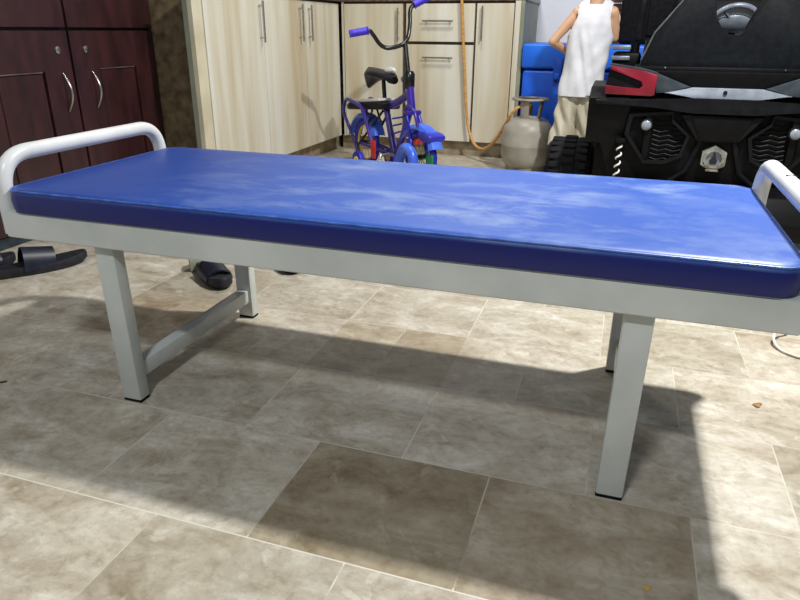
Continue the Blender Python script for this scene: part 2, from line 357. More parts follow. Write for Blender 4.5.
# brown door in the back wall
d1 = struct('door_1', B(1.02, 1.78, 4.115, 4.149, .01, 2.05, bev=.004), 'brown_door')
for z0, z1 in ((.25, .95), (1.1, 1.85)):
    obj('door_panel', B(1.14, 1.66, 4.105, 4.116, z0, z1, bev=.004), 'brown_door', d1)
obj('door_handle', T(rounded([(1.09, 4.116, 1.0), (1.09, 4.07, 1.0), (1.2, 4.07, 1.0)], .015), .009), 'chrome', d1)
struct('trim_1', ring_prism(bmesh.new(), [(.95, .0), (.95, 2.12), (1.85, 2.12), (1.85, 0)], [(1.01, .0), (1.01, 2.06), (1.79, 2.06), (1.79, 0)], 4.10, 4.149), 'brown_door', smooth=False)

# ================================================================ dark mahogany cupboard
cup = thing('wooden_cupboard', 'dark red mahogany cupboard with panelled doors and curved chrome handles by the left wall', 'cupboard', (-1.2, 1.1, 0))
bm = B(-1.44, -1.022, .20, 1.89, .045, 2.0, bev=.003); obj('body', bm, 'mahogany_groove', cup)
obj('plinth', B(-1.43, -1.008, .21, 1.88, .0, .045), 'utv_grey', cup, label='grey kick strip')
def raised_door(y0, y1, z0, z1, st=.150, top=.155, name='door'):
    x0, x1 = -1.021, -1.000
    a, b, c, d = y0+st, y1-st, z0+top, z1-top
    bm = bmesh.new()
    ring_prism(bm, [(y0, z0), (y1, z0), (y1, z1), (y0, z1)], [(a, c), (b, c), (b, d), (a, d)], x0, x1, 'yz')
    box(bm, x0, x0+.006, a-.001, b+.001, c-.001, d+.001)
    dr = obj(name, bm, 'mahogany', cup, smooth=False)
    pm = bmesh.new(); g = .012
    v0 = [pm.verts.new((x0+.004, yy, zz)) for yy, zz in ((a+.003, c+.003), (b-.003, c+.003), (b-.003, d-.003), (a+.003, d-.003))]
    v1 = [pm.verts.new((x1-.004, yy, zz)) for yy, zz in ((a+g, c+g), (b-g, c+g), (b-g, d-g), (a+g, d-g))]
    pm.faces.new(v1)
    for k in range(4): pm.faces.new((v0[k], v0[(k+1) % 4], v1[(k+1) % 4], v1[k]))
    obj('raised_panel', pm, 'mahogany', dr, smooth=False)
    bt = bmesh.new(); tube(bt, [(x1-.0045, a+g*.7, d-.004), (x1-.0045, b-g*.7, d-.004)], .0032, 8)
    obj('bevel_edge', bt, 'mahogany_bevel', dr, label='pale upper bevel of the panel')
    return dr
DL = raised_door(.785, 1.325, .05, .812); DR = raised_door(1.338, 1.885, .05, .812)
DLL = raised_door(.225, .772, .05, .812)
UL = raised_door(.785, 1.325, .826, 1.95); UR = raised_door(1.338, 1.885, .826, 1.95); ULL = raised_door(.225, .772, .826, 1.95)
for dr, hy, ly in ((DL, 1.266, 1.262), (DR, 1.437, 1.420), (DLL, .30, .30)):
    pts = []
    for k in range(13):
        t = k/12; pts.append((-1.000+.032*math.sin(PI*t)+.002, hy, .645-.155*t))
    obj('handle', T(pts, [.0035+.0028*math.sin(PI*k/12) for k in range(13)], 10), 'chrome', dr)
    lk = LA([(.0, .008), (.008, .009), (.0145, .006), (.015, .0)], (-1.0, ly, .737), 20, 'x')
    obj('lock', lk, 'chrome', dr)

# ================================================================ kitchen units
XF = -.672       # door face of the left run
YF = 3.492       # door face of the back run
def bar_handle(bm, p0, p1, out, r=.006, inset=.025, foot=.028):
    p0 = Vector(p0); p1 = Vector(p1); out = Vector(out); d = (p1-p0).normalized()
    tube(bm, [p0+out*foot, p1+out*foot], r, 10)
    for q in (p0+d*inset, p1-d*inset): tube(bm, [q, q+out*foot], r*.7, 8)
    return bm
lu = thing('kitchen_unit', 'pale woodgrain kitchen base unit along the left side, between marble pier and corner', 'kitchen unit', (-1.0, 2.6, 0))
bm = bmesh.new(); box(bm, -1.44, XF-.022, 2.04, 3.47, .10, 1.0); box(bm, -.699, XF-.022, 1.85, 2.04, .10, 1.0); obj('body', bm, 'gap', lu, smooth=False)
obj('plinth', B(-1.40, XF-.07, 2.04, 3.6, 0, .10), 'skirting_stone', lu, smooth=False)
bm = B(-.7235, -.6995, 1.765, 2.03, .0, 1.0); obj('end_panel', bm, 'green_edge', lu, smooth=False, label='grey green end panel')
bm = B(-.699, XF, 1.765, 1.846, .0, 1.0, bev=.002); obj('frame_stile', bm, 'carcass', lu, smooth=False)
for y0, y1, hy in ((1.854, 2.412, 2.378), (2.416, 2.940, 2.86), (2.946, 3.470, 2.985)):
    dr = obj('door', B(XF-.02, XF, y0, y1, .105, .985, bev=.0015), 'larch', lu, smooth=False)
    obj('handle', bar_handle(bmesh.new(), (XF, hy, .755), (XF, hy, .965), (1, 0, 0)), 'chrome', dr)
bu = thing('kitchen_unit', 'pale woodgrain kitchen base unit with drawers on the back wall, beside the gas cylinder', 'kitchen unit', (0, 3.8, 0))
obj('body', B(-.66, .575, YF+.022, 4.14, .10, 1.0), 'gap', bu, smooth=False)
obj('plinth', B(-.70, .55, YF+.07, 4.1, 0, .10), 'skirting_stone', bu, smooth=False)
obj('end_panel', B(.576, .60, YF+.002, 4.14, .0, 1.0, bev=.001), 'green_edge', bu, smooth=False, label='grey end panel')
obj('frame_stile', B(.539, .575, YF, YF+.02, .10, 1.0, bev=.001), 'larch', bu, smooth=False)
obj('frame_stile', B(-.662, -.645, YF+.006, YF+.02, .10, 1.0, bev=.001), 'larch', bu, smooth=False)
d = obj('door', B(-.640, -.215, YF, YF+.02, .105, .985, bev=.0015), 'larch', bu, smooth=False)
obj('handle', bar_handle(bmesh.new(), (-.243, YF, .750), (-.243, YF, .960), (0, -1, 0)), 'chrome', d)
d = obj('drawer', B(-.190, .278, YF, YF+.02, .752, .985, bev=.0015), 'larch', bu, smooth=False)
obj('handle', bar_handle(bmesh.new(), (-.07, YF, .880), (.14, YF, .880), (0, -1, 0)), 'chrome', d)
d = obj('drawer', B(-.190, .278, YF, YF+.02, .105, .733, bev=.0015), 'larch', bu, smooth=False)
obj('handle', bar_handle(bmesh.new(), (-.065, YF, .652), (.145, YF, .652), (0, -1, 0)), 'chrome', d)
d = obj('door', B(.292, .533, YF, YF+.02, .105, .985, bev=.0015), 'larch', bu, smooth=False)
obj('handle', bar_handle(bmesh.new(), (.332, YF, .760), (.332, YF, .970), (0, -1, 0)), 'chrome', d)
solo('kitchen_worktop', PR([(-1.448, 2.032), (-.66, 2.032), (-.66, YF-.0), (.61, YF-.0), (.61, 4.148), (-1.448, 4.148)], 1.0, 1.035, 'xy', bev=.004), 'granite',
     'brown granite L-shaped worktop lying on the pale kitchen units', 'worktop')

# ================================================================ the examination couch
LX, WY, ZT, ZF, ZB = 1.560, .600, .502, .447, .389
bed = thing('examination_couch', 'white steel examination couch with scuffed blue padded top and end bars', 'couch', (LX/2, WY/2, 0))
bm = bmesh.new()
x0, x1, y0, y1 = -.006, 1.581, .004, .596
ring_prism(bm, [(x0, y0), (x1, y0), (x1, y1), (x0, y1)], [(x0+.03, y0+.03), (x1-.03, y0+.03), (x1-.03, y1-.03), (x0+.03, y1-.03)], ZB, ZF, 'xy')
bmesh.ops.bevel(bm, geom=[e for e in bm.edges], offset=.0022, segments=2, affect='EDGES')
fr = obj('frame', bm, 'white_paint', bed)
for x in (.45, 1.1): obj('cross_bar', B(x-.015, x+.015, .034, .566, ZB+.01, ZF-.005), 'white_paint', bed, smooth=False)
LW, LD = .050, .034
def shear(bm, dx):                       # the legs lean out a little towards the top
    for v in bm.verts: v.co.x += dx*max(0, v.co.z)/ZB
    return bm
for (xa, ya, dx) in ((.222, .022, -.010), (.222, .544, -.006), (1.3135, .022, .005), (1.3135, .544, .0)):
    lg = obj('leg', shear(B(xa, xa+LW, ya, ya+LD, .006, ZB, bev=.004), dx), 'white_paint', bed)
    obj('rubber_foot', B(xa+.0005, xa+LW-.0005, ya+.0005, ya+LD-.0005, 0, .0065, bev=.002), 'rubber', lg)
for xa, dx, i0 in ((.222, -.002, .008), (1.3135, .0, .018)):
    obj('stretcher', B(xa+dx+i0, xa+dx+LW-.008, .0565, .5435, .052, .092, bev=.003), 'white_paint', bed)
# end bars
for xb, nm, zt in ((-.012, 0, .564), (1.587, 1, .559)):
    s = -1 if nm == 0 else 1
    pts = rounded([(xb, .028, ZB+.004), (xb+s*.002, .028, zt), (xb+s*.002, .575, zt), (xb, .575, ZB+.004)], .105, 12)
    hb = obj('end_bar', T(pts, .0178, 18), 'white_bar', bed)
    for yy in (.028, .575):
        obj('bolt', LA([(.006, 0), (.006, .004), (.003, .006), (0, .006)], (xb+(.012 if nm==0 else -.012), yy-.022, ZB+.02), 10, 'y'), 'rubber', hb)
# small ink dash on the right bar
obj('pen_mark', T([(1.580, .335, .5768), (1.598, .341, .5755)], .0012, 6), 'digit', hb, label='short dark dash on the bar')
# mattress
def cushion(x0, x1, y0, y1, z0, z1, rc=.045):
    bm = bmesh.new()
    def outline(ins, rc):
        out = []
        for cx, cy, a0 in ((x1-rc-ins, y1-rc-ins, 0), (x0+rc+ins, y1-rc-ins, PI/2), (x0+rc+ins, y0+rc+ins, PI), (x1-rc-ins, y0+rc+ins, 1.5*PI)):
            for k in range(9): a = a0+PI/2*k/8; out.append((cx+rc*math.cos(a), cy+rc*math.sin(a)))
        return out
    rings = []
    prof = [(.006, z0), (.001, z0+.002), (0, z0+.008), (-.002, (z0+z1)/2), (0, z1-.012), (.002, z1-.006), (.006, z1-.002), (.014, z1), (.05, z1+.0015)]
    for ins, z in prof: rings.append([bm.verts.new((x, y, z)) for x, y in outline(ins, rc)])
    n = len(rings[0])
    for a, b in zip(rings, rings[1:]):
        for k in range(n): bm.faces.new((a[k], a[(k+1) % n], b[(k+1) % n], b[k]))
    bm.faces.new(rings[0][::-1]); bm.faces.new(rings[-1])
    return bm
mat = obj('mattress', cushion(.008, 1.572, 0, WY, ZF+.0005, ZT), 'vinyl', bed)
pp = []
rc = .043; a_ = (.0095, 1.5705, .0015, WY-.0015)
for cx, cy, a0 in ((a_[1]-rc, a_[3]-rc, 0), (a_[0]+rc, a_[3]-rc, PI/2), (a_[0]+rc, a_[2]+rc, PI), (a_[1]-rc, a_[2]+rc, 1.5*PI)):
    for k in range(9): a = a0+PI/2*k/8; pp.append((cx+rc*math.cos(a), cy+rc*math.sin(a), ZT-.0045))
obj('piping', T(pp, .0022, 8, closed=True), 'piping', mat, label='seam piping, its highlight painted in lighter blue')

# ================================================================ gas cylinder and hose
CX, CY = .730, 3.10
gc = thing('gas_cylinder', 'grey steel cooking gas cylinder standing in front of the blue ice box', 'gas cylinder', (CX, CY, 0))
obj('body', LA([(.0, .02), (.06, .022), (.11, .035), (.145, .07), (.155, .11), (.156, .165), (.1575, .170), (.1575, .178), (.156, .183), (.154, .245), (.145, .285), (.118, .318), (.07, .338), (.0, .345)], (CX, CY, 0), 40), 'cyl', gc)
obj('foot_ring', LA([(.118, 0), (.122, 0), (.122, .05), (.118, .05), (.118, 0)], (CX, CY, 0), 40), 'cyl_dark', gc)
for ang, wd in ((256, 38), (338, 30), (110, 40)):
    bm = bmesh.new(); k0 = 7; pts_o = []; 
    for lvl, (r, z) in enumerate(((.074, .328), (.080, .39), (.088, .438))):
        row = []
        for k in range(k0):
            a = math.radians(ang-wd/2+wd*k/(k0-1)); row.append((bm.verts.new((CX+r*math.cos(a), CY+r*math.sin(a), z)), bm.verts.new((CX+(r-.005)*math.cos(a), CY+(r-.005)*math.sin(a), z))))
        pts_o.append(row)
    for r0, r1 in zip(pts_o, pts_o[1:]):
        for k in range(k0-1):
            bm.faces.new((r0[k][0], r0[k+1][0], r1[k+1][0], r1[k][0])); bm.faces.new((r0[k][1], r1[k][1], r1[k+1][1], r0[k+1][1]))
        bm.faces.new((r0[0][0], r1[0][0], r1[0][1], r0[0][1])); bm.faces.new((r0[-1][0], r0[-1][1], r1[-1][1], r1[-1][0]))
    obj('collar_post', bm, 'cyl' if ang == 256 else 'cyl_dark', gc)
bm = LA([(.076, .436), (.108, .436), (.113, .442), (.108, .449), (.076, .449), (.071, .442), (.076, .436)], (CX, CY, 0), 40)
obj('collar_ring', bm, 'cyl_dark', gc)
obj('valve', LA([(.014, .350), (.014, .385), (.020, .388), (.020, .408), (.010, .410), (.010, .420), (0, .422)], (CX, CY, 0), 16), 'brass', gc)
hp = catmull([(.19, 3.455, 1.06), (.200, 3.452, .98), (.222, 3.45, .72), (.240, 3.45, .52), (.255, 3.448, .36), (.278, 3.44, .22), (.33, 3.40, .115), (.41, 3.32, .090), (.50, 3.22, .155), (.575, 3.11, .262), (.625, 3.04, .345), (.665, 3.025, .395), (.700, 3.06, .405), (.722, 3.095, .405)], 8)
solo('gas_hose', T(hp, .0095, 12), 'hose', 'amber rubber gas hose looping from the worktop down to the grey cylinder', 'hose')

# ================================================================ blue ice box
ib = thing('ice_box', 'large blue plastic ice box with latched lid against the back wall, behind the child', 'cooler', (1.02, 3.7, 0))
body = obj('body', B(.618, 1.42, 3.46, 3.94, .02, .590, bev=.02, seg=3), 'ice_blue', ib)
obj('lid', B(.608, 1.43, 3.45, 3.95, .598, .750, bev=.018, seg=3), 'ice_blue_lid', ib)
for x in (.64, 1.36):
    for y in (3.50, 3.86): obj('foot', B(x, x+.05, y, y+.05, 0, .022), 'rubber', ib, smooth=False)
for x in (.815, 1.19):
    la = obj('latch', B(x, x+.055, 3.432, 3.452, .53, .665, bev=.006), 'ice_blue', ib)
    obj('latch_tab', B(x+.012, x+.043, 3.424, 3.434, .54, .575, bev=.003), 'ice_blue_lid', la)

# black bag lying on the ice box
bg = thing('bag', 'bulky black padded bag lying on top of the blue ice box', 'bag', (1.35, 3.68, .7505))
bm = B(1.183, 1.74, 3.50, 3.88, .7505, 1.16, bev=.03, seg=4); obj('body', bm, 'nylon', bg)
for x in (1.29, 1.50):
    obj('strap', B(x, x+.035, 3.493, 3.50, .775, 1.12, bev=.003), 'black_seat', bg)
obj('front_pocket', B(1.345, 1.48, 3.485, 3.503, .80, 1.0, bev=.007), 'nylon', bg)
# ================================================================ the child's bicycle
bk = thing('child_bicycle', "small purple child's bicycle with violet grips and black saddle in the kitchen corner", 'bicycle', (-.30, 2.98, 0), math.radians(-40))
bk.rotation_euler = (math.radians(-1), 0, math.radians(-40)); bk.scale = (1.12, 1.12, 1.12)
def BO(name, bm, mat, parent=bk, **k): return obj(name, bm, mat, parent, local=True, **k)
WR = .135
def wheel(name, cx, cz, cy=0, r=WR, rt=.019, tyre='deep_blue', rim='red_plastic', disc=None, parent=bk, spokes=10):
    bm = bmesh.new(); tube(bm, [(cx+(r-rt)*math.cos(2*PI*k/36), cy, cz+(r-rt)*math.sin(2*PI*k/36)) for k in range(36)], rt, 10, closed=True)
    t = BO(name, bm, tyre, parent)
    bm = bmesh.new(); tube(bm, [(cx+(r-2*rt)*math.cos(2*PI*k/36), cy, cz+(r-2*rt)*math.sin(2*PI*k/36)) for k in range(36)], .007, 8, closed=True)
    BO('rim', bm, rim, t)
    bm = LA([(.0, -.03), (.014, -.03), (.014, .03), (0, .03)], (cx, cy, cz), 14, 'y'); BO('hub', bm, 'black_metal', t)
    for k in range(spokes):
        a = 2*PI*k/spokes; BO('spoke', T([(cx+.012*math.cos(a), cy, cz+.012*math.sin(a)), (cx+(r-2*rt)*math.cos(a), cy, cz+(r-2*rt)*math.sin(a))], .0022, 6), 'chrome' if disc is None else disc, t)
    return t
rw = wheel('rear_wheel', 0.02, WR, rim='yellow_plastic', disc='yellow_plastic')
fw = wheel('front_wheel', .585, WR, rim='red_plastic', disc='green_plastic')
# frame
bm = bmesh.new()
tube(bm, [(.490, 0, .355), (.462, 0, .485)], .021, 14)                                   # head tube
BO('head_tube', bm, 'purple')
BO('top_tube', T(catmull([(.478, 0, .445), (.40, 0, .405), (.30, 0, .368), (.21, 0, .352)], 5), .020, 14), 'purple')
BO('down_tube', T(catmull([(.485, 0, .38), (.445, 0, .29), (.40, 0, .19), (.345, 0, .115)], 5), .018, 14), 'purple')
BO('seat_tube', T([(.222, 0, .385), (.33, 0, .10)], .017, 14), 'purple')
BO('chain_stay', T([(.33, .03, .11), (.02, .045, WR)], .009, 10), 'purple'); BO('chain_stay', T([(.33, -.03, .11), (.02, -.045, WR)], .009, 10), 'purple')
BO('seat_stay', T([(.235, .02, .33), (.02, .045, WR)], .007, 10), 'black_metal'); BO('seat_stay', T([(.235, -.02, .33), (.02, -.045, WR)], .007, 10), 'black_metal')
# fork, stem and bars
for s in (-1, 1):
    BO('fork_blade', T([(.492, s*.035, .345), (.53, s*.042, .27), (.585, s*.042, WR)], .010, 10), 'deep_blue')
BO('fork_crown', B(.470, .515, -.046, .046, .335, .358, bev=.008), 'purple')
BO('head_collar', LA([(.026, -.04), (.031, -.03), (.031, .03), (.022, .045)], (.455, 0, .50), 16), 'black_metal')
BO('reflector', LA([(.0, 0), (.018, 0), (.018, .008), (0, .008)], (.425, -.012, .505), 16, 'x'), 'lens')
BO('stem', T([(.458, 0, .49), (.412, 0, .672)], .0125, 12), 'black_metal')
clamp = Vector((.415, 0, .66))
Rinv = bk.rotation_euler.to_matrix().inverted()
offs = [(-.248, -.16, .055), (-.172, -.11, .070), (-.150, -.09, .050), (-.122, -.07, .005), (-.095, -.05, -.016), (-.06, -.03, -.018), (-.005, 0, 0),
        (.012, .03, .030), (.016, .05, .075), (.014, .07, .125), (.010, .08, .170), (.026, .10, .205), (.125, .16, .262)]    # the bars are turned and tilted
hl = [clamp+(Rinv @ Vector((a_-.010, b_, c_+.010)))/1.12 for a_, b_, c_ in offs]
bars = BO('handlebar', T(catmull(hl, 6), .0105, 12), 'black_metal')
for a, b in ((hl[0], hl[1]), (hl[-1], hl[-2])):
    a2 = a+(a-b)*.12; n = 12; pts = [a2.lerp(b, k/n) for k in range(n+1)]
    BO('grip', T(pts, [.020]+[.0165+.0025*(k % 2) for k in range(n-1)]+[.021], 14), 'grip', bars)
# saddle
BO('seat_post', T([(.222, 0, .36), (.200, 0, .50)], .0115, 12), 'black_metal')
bm = bmesh.new(); rings = []
for k in range(13):
    t = k/12; x = .045+.27*t
    wd = .088*(math.sin(PI*min(1, (t+.12)/.62*.5)) if t < .5 else 1-(t-.5)*1.45) ; wd = max(wd, .014)
    top = .535+.012*math.cos(t*PI)-.014*(t > .9)
    hh = .034+.070*max(0, 1-t*2.1)**1.2
    ring = []
    for j in range(14):
        a = 2*PI*j/14; ring.append(bm.verts.new((x, wd*math.cos(a), top-hh/2+hh/2*math.sin(a)*(1 if math.sin(a) > 0 else 1.2))))
    rings.append(ring)
for a, b in zip(rings, rings[1:]):
    for j in range(14): bm.faces.new((a[j], a[(j+1) % 14], b[(j+1) % 14], b[j]))
bm.faces.new(rings[0][::-1]); bm.faces.new(rings[-1])
sd = BO('saddle', bm, 'black_seat')
bm = bmesh.new(); ellipsoid(bm, (.235, .020, .535), (.040, .030, .020)); BO('saddle_cap', bm, 'seat_white', sd, label='white upper patch of the saddle')
# passenger pad and carrier
pad = BO('passenger_pad', PR([(-.12, .305), (.29, .342), (.30, .375), (.27, .387), (-.10, .347), (-.13, .33)], -.055, .055, 'xz', bev=.008), 'black_seat')
BO('pad_top', PR([(-.11, .342), (.24, .378), (.24, .397), (-.11, .361)], -.05, .05, 'xz', bev=.004), 'seat_white', pad, label='white top strip of the pad')
for s in (-1, 1):
    BO('carrier_loop', T(rounded([(.25, s*.075, .09), (.10, s*.075, .342), (-.095, s*.075, .372), (-.135, s*.075, .30), (.06, s*.075, .09)], .04, 6), .0095, 12), 'purple')
BO('carrier_brace', T(rounded([(.04, .05, .33), (.09, .05, .255), (.13, .05, .255), (.17, .05, .33)], .02), .006, 8), 'black_metal')
BO('carrier_brace', T(rounded([(.04, -.05, .33), (.09, -.05, .255), (.13, -.05, .255), (.17, -.05, .33)], .02), .006, 8), 'black_metal')
for z in (.30, .265, .225):
    BO('chain_spring', T([(.335+.25*(.3-z), -.02, z), (.43-.2*(.3-z), -.02, z+.018)], .005, 8), 'deep_blue')
def guard(cx, cz, r, a0, a1, wd, th=.004, n=16):
    bm = bmesh.new(); rows = []
    for k in range(n+1):
        a = math.radians(a0+(a1-a0)*k/n); row = []
        for rr, yy in ((r-.014, -wd), (r+.004, -wd*.7), (r+.010, 0), (r+.004, wd*.7), (r-.014, wd)): row.append((bm.verts.new((cx+rr*math.cos(a), yy, cz+rr*math.sin(a))), bm.verts.new((cx+(rr-th)*math.cos(a), yy*.94, cz+(rr-th)*math.sin(a)))))
        rows.append(row)
    for r0, r1 in zip(rows, rows[1:]):
        for j in range(4):
            bm.faces.new((r0[j][0], r0[j+1][0], r1[j+1][0], r1[j][0])); bm.faces.new((r0[j][1], r1[j][1], r1[j+1][1], r0[j+1][1]))
        bm.faces.new((r0[0][0], r1[0][0], r1[0][1], r0[0][1])); bm.faces.new((r0[4][0], r0[4][1], r1[4][1], r1[4][0]))
    for row, f in ((rows[0], 1), (rows[-1], -1)):
        for j in range(4): bm.faces.new((row[j][0], row[j][1], row[j+1][1], row[j+1][0]))
    return bm
BO('rear_mudguard', guard(.02, WR, WR+.022, 20, 170, .045), 'sky_plastic')
BO('front_mudguard', guard(.585, WR, WR+.024, 22, 150, .042), 'sky_plastic')
BO('front_basket_lip', PR([(.64, .225), (.72, .225), (.735, .255), (.70, .268), (.62, .275)], -.05, .05, 'xz', bev=.01), 'deep_blue')
BO('front_loop', T(catmull([(.49, -.04, .36), (.53, -.05, .385), (.59, -.05, .36), (.62, -.045, .29)], 6), .008, 10), 'purple')
# crank, guard and pedals
BO('chain_guard', T(catmull([(.48, -.075, .06), (.52, -.078, .145), (.57, -.08, .185), (.625, -.078, .155), (.65, -.075, .05)], 6), .026, 12), 'sky_plastic')
cr = BO('crank', T(rounded([(.36, -.11, .06), (.345, -.10, .115), (.345, .09, .115), (.33, .10, .17)], .01), .008, 10), 'chrome')
BO('pedal', B(.32, .40, -.175, -.11, .045, .07, bev=.005), 'red_plastic', cr); BO('pedal', B(.29, .37, .10, .165, .16, .185, bev=.005), 'red_plastic', cr)
for s in (-1, 1):
    st = BO('stabiliser_arm', T(rounded([(.03, s*.06, WR), (.07, s*.08, .10), (.11, s*.095, .055)], .02), .006, 8), 'black_metal')
    bm = LA([(0, -.014), (.03, -.014), (.050, -.012), (.052, 0), (.050, .012), (.03, .014), (0, .014)], (.11, s*.105, .053), 24, 'y')
    BO('stabiliser_wheel', bm, 'deep_blue', st); BO('stabiliser_hub', LA([(0, -.018), (.022, -.018), (.022, .018), (0, .018)], (.11, s*.105, .053), 16, 'y'), 'yellow_plastic', st)
BO('reflector_plate', B(.22, .27, -.09, -.08, .08, .18, bev=.006), 'red_plastic')
BO('front_flag', B(.70, .75, -.045, -.035, .06, .17, bev=.01), 'green_plastic')

# ================================================================ ride-on buggy (seen from behind)
bgx = 1.665; Y0 = 2.0
ut = thing('ride_on_buggy', 'black two-seat ride-on buggy with red side panels, seen from behind on the right', 'toy vehicle', (bgx, 2.65, 0))
def mir(poly): return [(2*bgx-x, z) for x, z in poly][::-1]
# lower chassis
bm = bmesh.new(); box(bm, 1.27, 2.06, 2.08, 3.28, .13, .38, bev=.03, seg=3); box(bm, 1.24, 2.09, 3.05, 3.36, .15, .56, bev=.05, seg=3)
box(bm, 1.25, 2.08, 2.45, 3.1, .30, .42, bev=.02)
obj('chassis', bm, 'utv_black', ut)
# rear fascia: wide stepped body
fasc = [(1.215, .34), (1.150, .47), (1.120, .565), (1.389, .568), (1.941, .568), (2.21, .565), (2.18, .47), (2.115, .34), (2.08, .20), (2.04, .05), (1.30, .05), (1.25, .20)]
fa = obj('rear_fascia', PR(fasc, Y0+.03, Y0+.14, 'xz', bev=.012), 'utv_black', ut)
# rear wheel arches over the tyres
for s in (0, 1):
    poly = [(1.99, .56), (2.10, .60), (2.34, .61), (2.56, .56), (2.60, .40), (2.54, .40), (2.46, .47), (2.32, .50), (2.18, .47), (2.10, .40), (2.05, .36), (2.03, .40)]
    xx = (1.125, 1.30) if s == 0 else (2.03, 2.205)
    obj('wheel_arch', PR(poly, xx[0], xx[1], 'yz', bev=.008), 'utv_black', ut)
# rear deck and the panel under the seats
obj('rear_deck', PR([(2.03, .565), (2.06, .60), (2.30, .668), (2.75, .67), (2.75, .50), (2.2, .50)], 1.30, 2.03, 'yz', bev=.01), 'utv_black', ut)
obj('skid_plate', PR([(1.86, .03), (1.84, .10), (1.90, .20), (2.04, .22), (2.04, .03)], 1.29, 2.05, 'yz', bev=.01), 'utv_black', ut)
obj('bumper', PR([(1.150, .556), (1.389, .563), (1.544, .571), (1.788, .571), (1.941, .563), (2.18, .556), (2.175, .535), (1.94, .530), (1.784, .512), (1.546, .512), (1.393, .530), (1.155, .535)], Y0-.02, Y0+.05, 'xz', bev=.007), 'utv_dark', ut)
obj('upper_panel', PR([(1.383, .672), (1.947, .672), (1.80, .612), (1.53, .612)], Y0+.012, Y0+.10, 'xz', bev=.004), 'utv_black', ut)
sv = obj('silver_strip', PR([(1.425, .589), (1.533, .613), (1.797, .613), (1.905, .589), (1.789, .5725), (1.541, .5725)], Y0-.012, Y0+.06, 'xz', bev=.003), 'utv_silver', ut)
obj('key_hole', LA([(0, -.004), (.008, -.004), (.008, .004), (0, .004)], (1.657, Y0-.012, .597), 16, 'y'), 'rubber', sv)
gl = [(1.383, .668), (1.525, .614), (1.425, .590), (1.392, .585)]
obj('grey_shoulder', PR(gl, Y0-.006, Y0+.07, 'xz', bev=.003), 'utv_grey', ut); obj('grey_shoulder', PR(mir(gl), Y0-.006, Y0+.07, 'xz', bev=.003), 'utv_grey', ut)
redp = [(1.199, .694), (1.318, .677), (1.390, .659), (1.388, .577), (1.375, .573), (1.189, .577), (1.185, .613), (1.325, .600), (1.340, .613), (1.333, .634), (1.201, .675)]
for pl in (redp, mir(redp)): obj('red_side_panel', PR(pl, Y0-.010, Y0+.05, 'xz', bev=.003), 'utv_red', ut)
dk = [(1.197, .676), (1.335, .636), (1.342, .612), (1.325, .598), (1.187, .612)]
for pl in (dk, mir(dk)): obj('vent_insert', PR(pl, Y0+.004, Y0+.04, 'xz'), 'utv_dark', ut, smooth=False)
tl = [(1.19, .696), (1.195, .700), (1.32, .684), (1.392, .667), (1.39, .660), (1.318, .678)]
for pl in (tl, mir(tl)): obj('shoulder_trim', PR(pl, Y0-.008, Y0+.06, 'xz'), 'utv_grey', ut, smooth=False)
# octagonal grilles
octo = [(1.475, .515), (1.481, .479), (1.554, .418), (1.533, .326), (1.465, .294), (1.381, .293), (1.290, .413), (1.30, .50)]
cx = sum(p[0] for p in octo)/8; cz = sum(p[1] for p in octo)/8
inn = [(cx+(x-cx)*.88, cz+(z-cz)*.88) for x, z in octo]
for m_ in (0, 1):
    O, I = (octo, inn) if not m_ else (mir(octo), mir(inn))
    g = obj('grille_frame', ring_prism(bmesh.new(), O, I, Y0-.002, Y0+.04), 'utv_dark', ut, smooth=False)
    bm = bmesh.new()
    for k in range(9):
        z = .472-.0195*k; xa, xb = 1.405, 1.535-.004*abs(k-4)*1.0
        xa2, xb2 = (xa, xb) if not m_ else (2*bgx-xb, 2*bgx-xa)
        n = 8; pts = [(xa2+(xb2-xa2)*j/n, Y0+.022, z-.004+.004*math.cos(j*PI/2)) for j in range(n+1)]
        tube(bm, pts, .0038, 6)
    obj('louvres', bm, 'utv_black', g, smooth=False)
    xv = 1.385 if not m_ else 2*bgx-1.385
    obj('grille_post', B(xv-.016, xv+.012, Y0+.003, Y0+.032, .31, .50, bev=.004), 'utv_black', g)
    xl = 1.374 if not m_ else 1.943
    zl = .455 if not m_ else .446
    lm = obj('reversing_lamp', LA([(0, -.020), (.014, -.018), (.020, -.013), (.020, .01), (.0, .01)], (xl, Y0-.0, zl), 24, 'y'), 'lens', ut)
    obj('lamp_bezel', LA([(.0205, -.008), (.026, -.006), (.026, .02), (.0205, .02), (.0205, -.008)], (xl, Y0, zl), 24, 'y'), 'utv_dark', lm)
trap = [(1.545, .500), (1.785, .500), (1.737, .408), (1.593, .400)]
obj('centre_panel', PR([(1.50, .505), (1.83, .505), (1.745, .398), (1.585, .395)], Y0-.004, Y0+.035, 'xz', bev=.01), 'utv_dark', ut)
obj('centre_recess', PR(trap, Y0-.010, Y0+.0, 'xz', bev=.004), 'utv_black', ut)
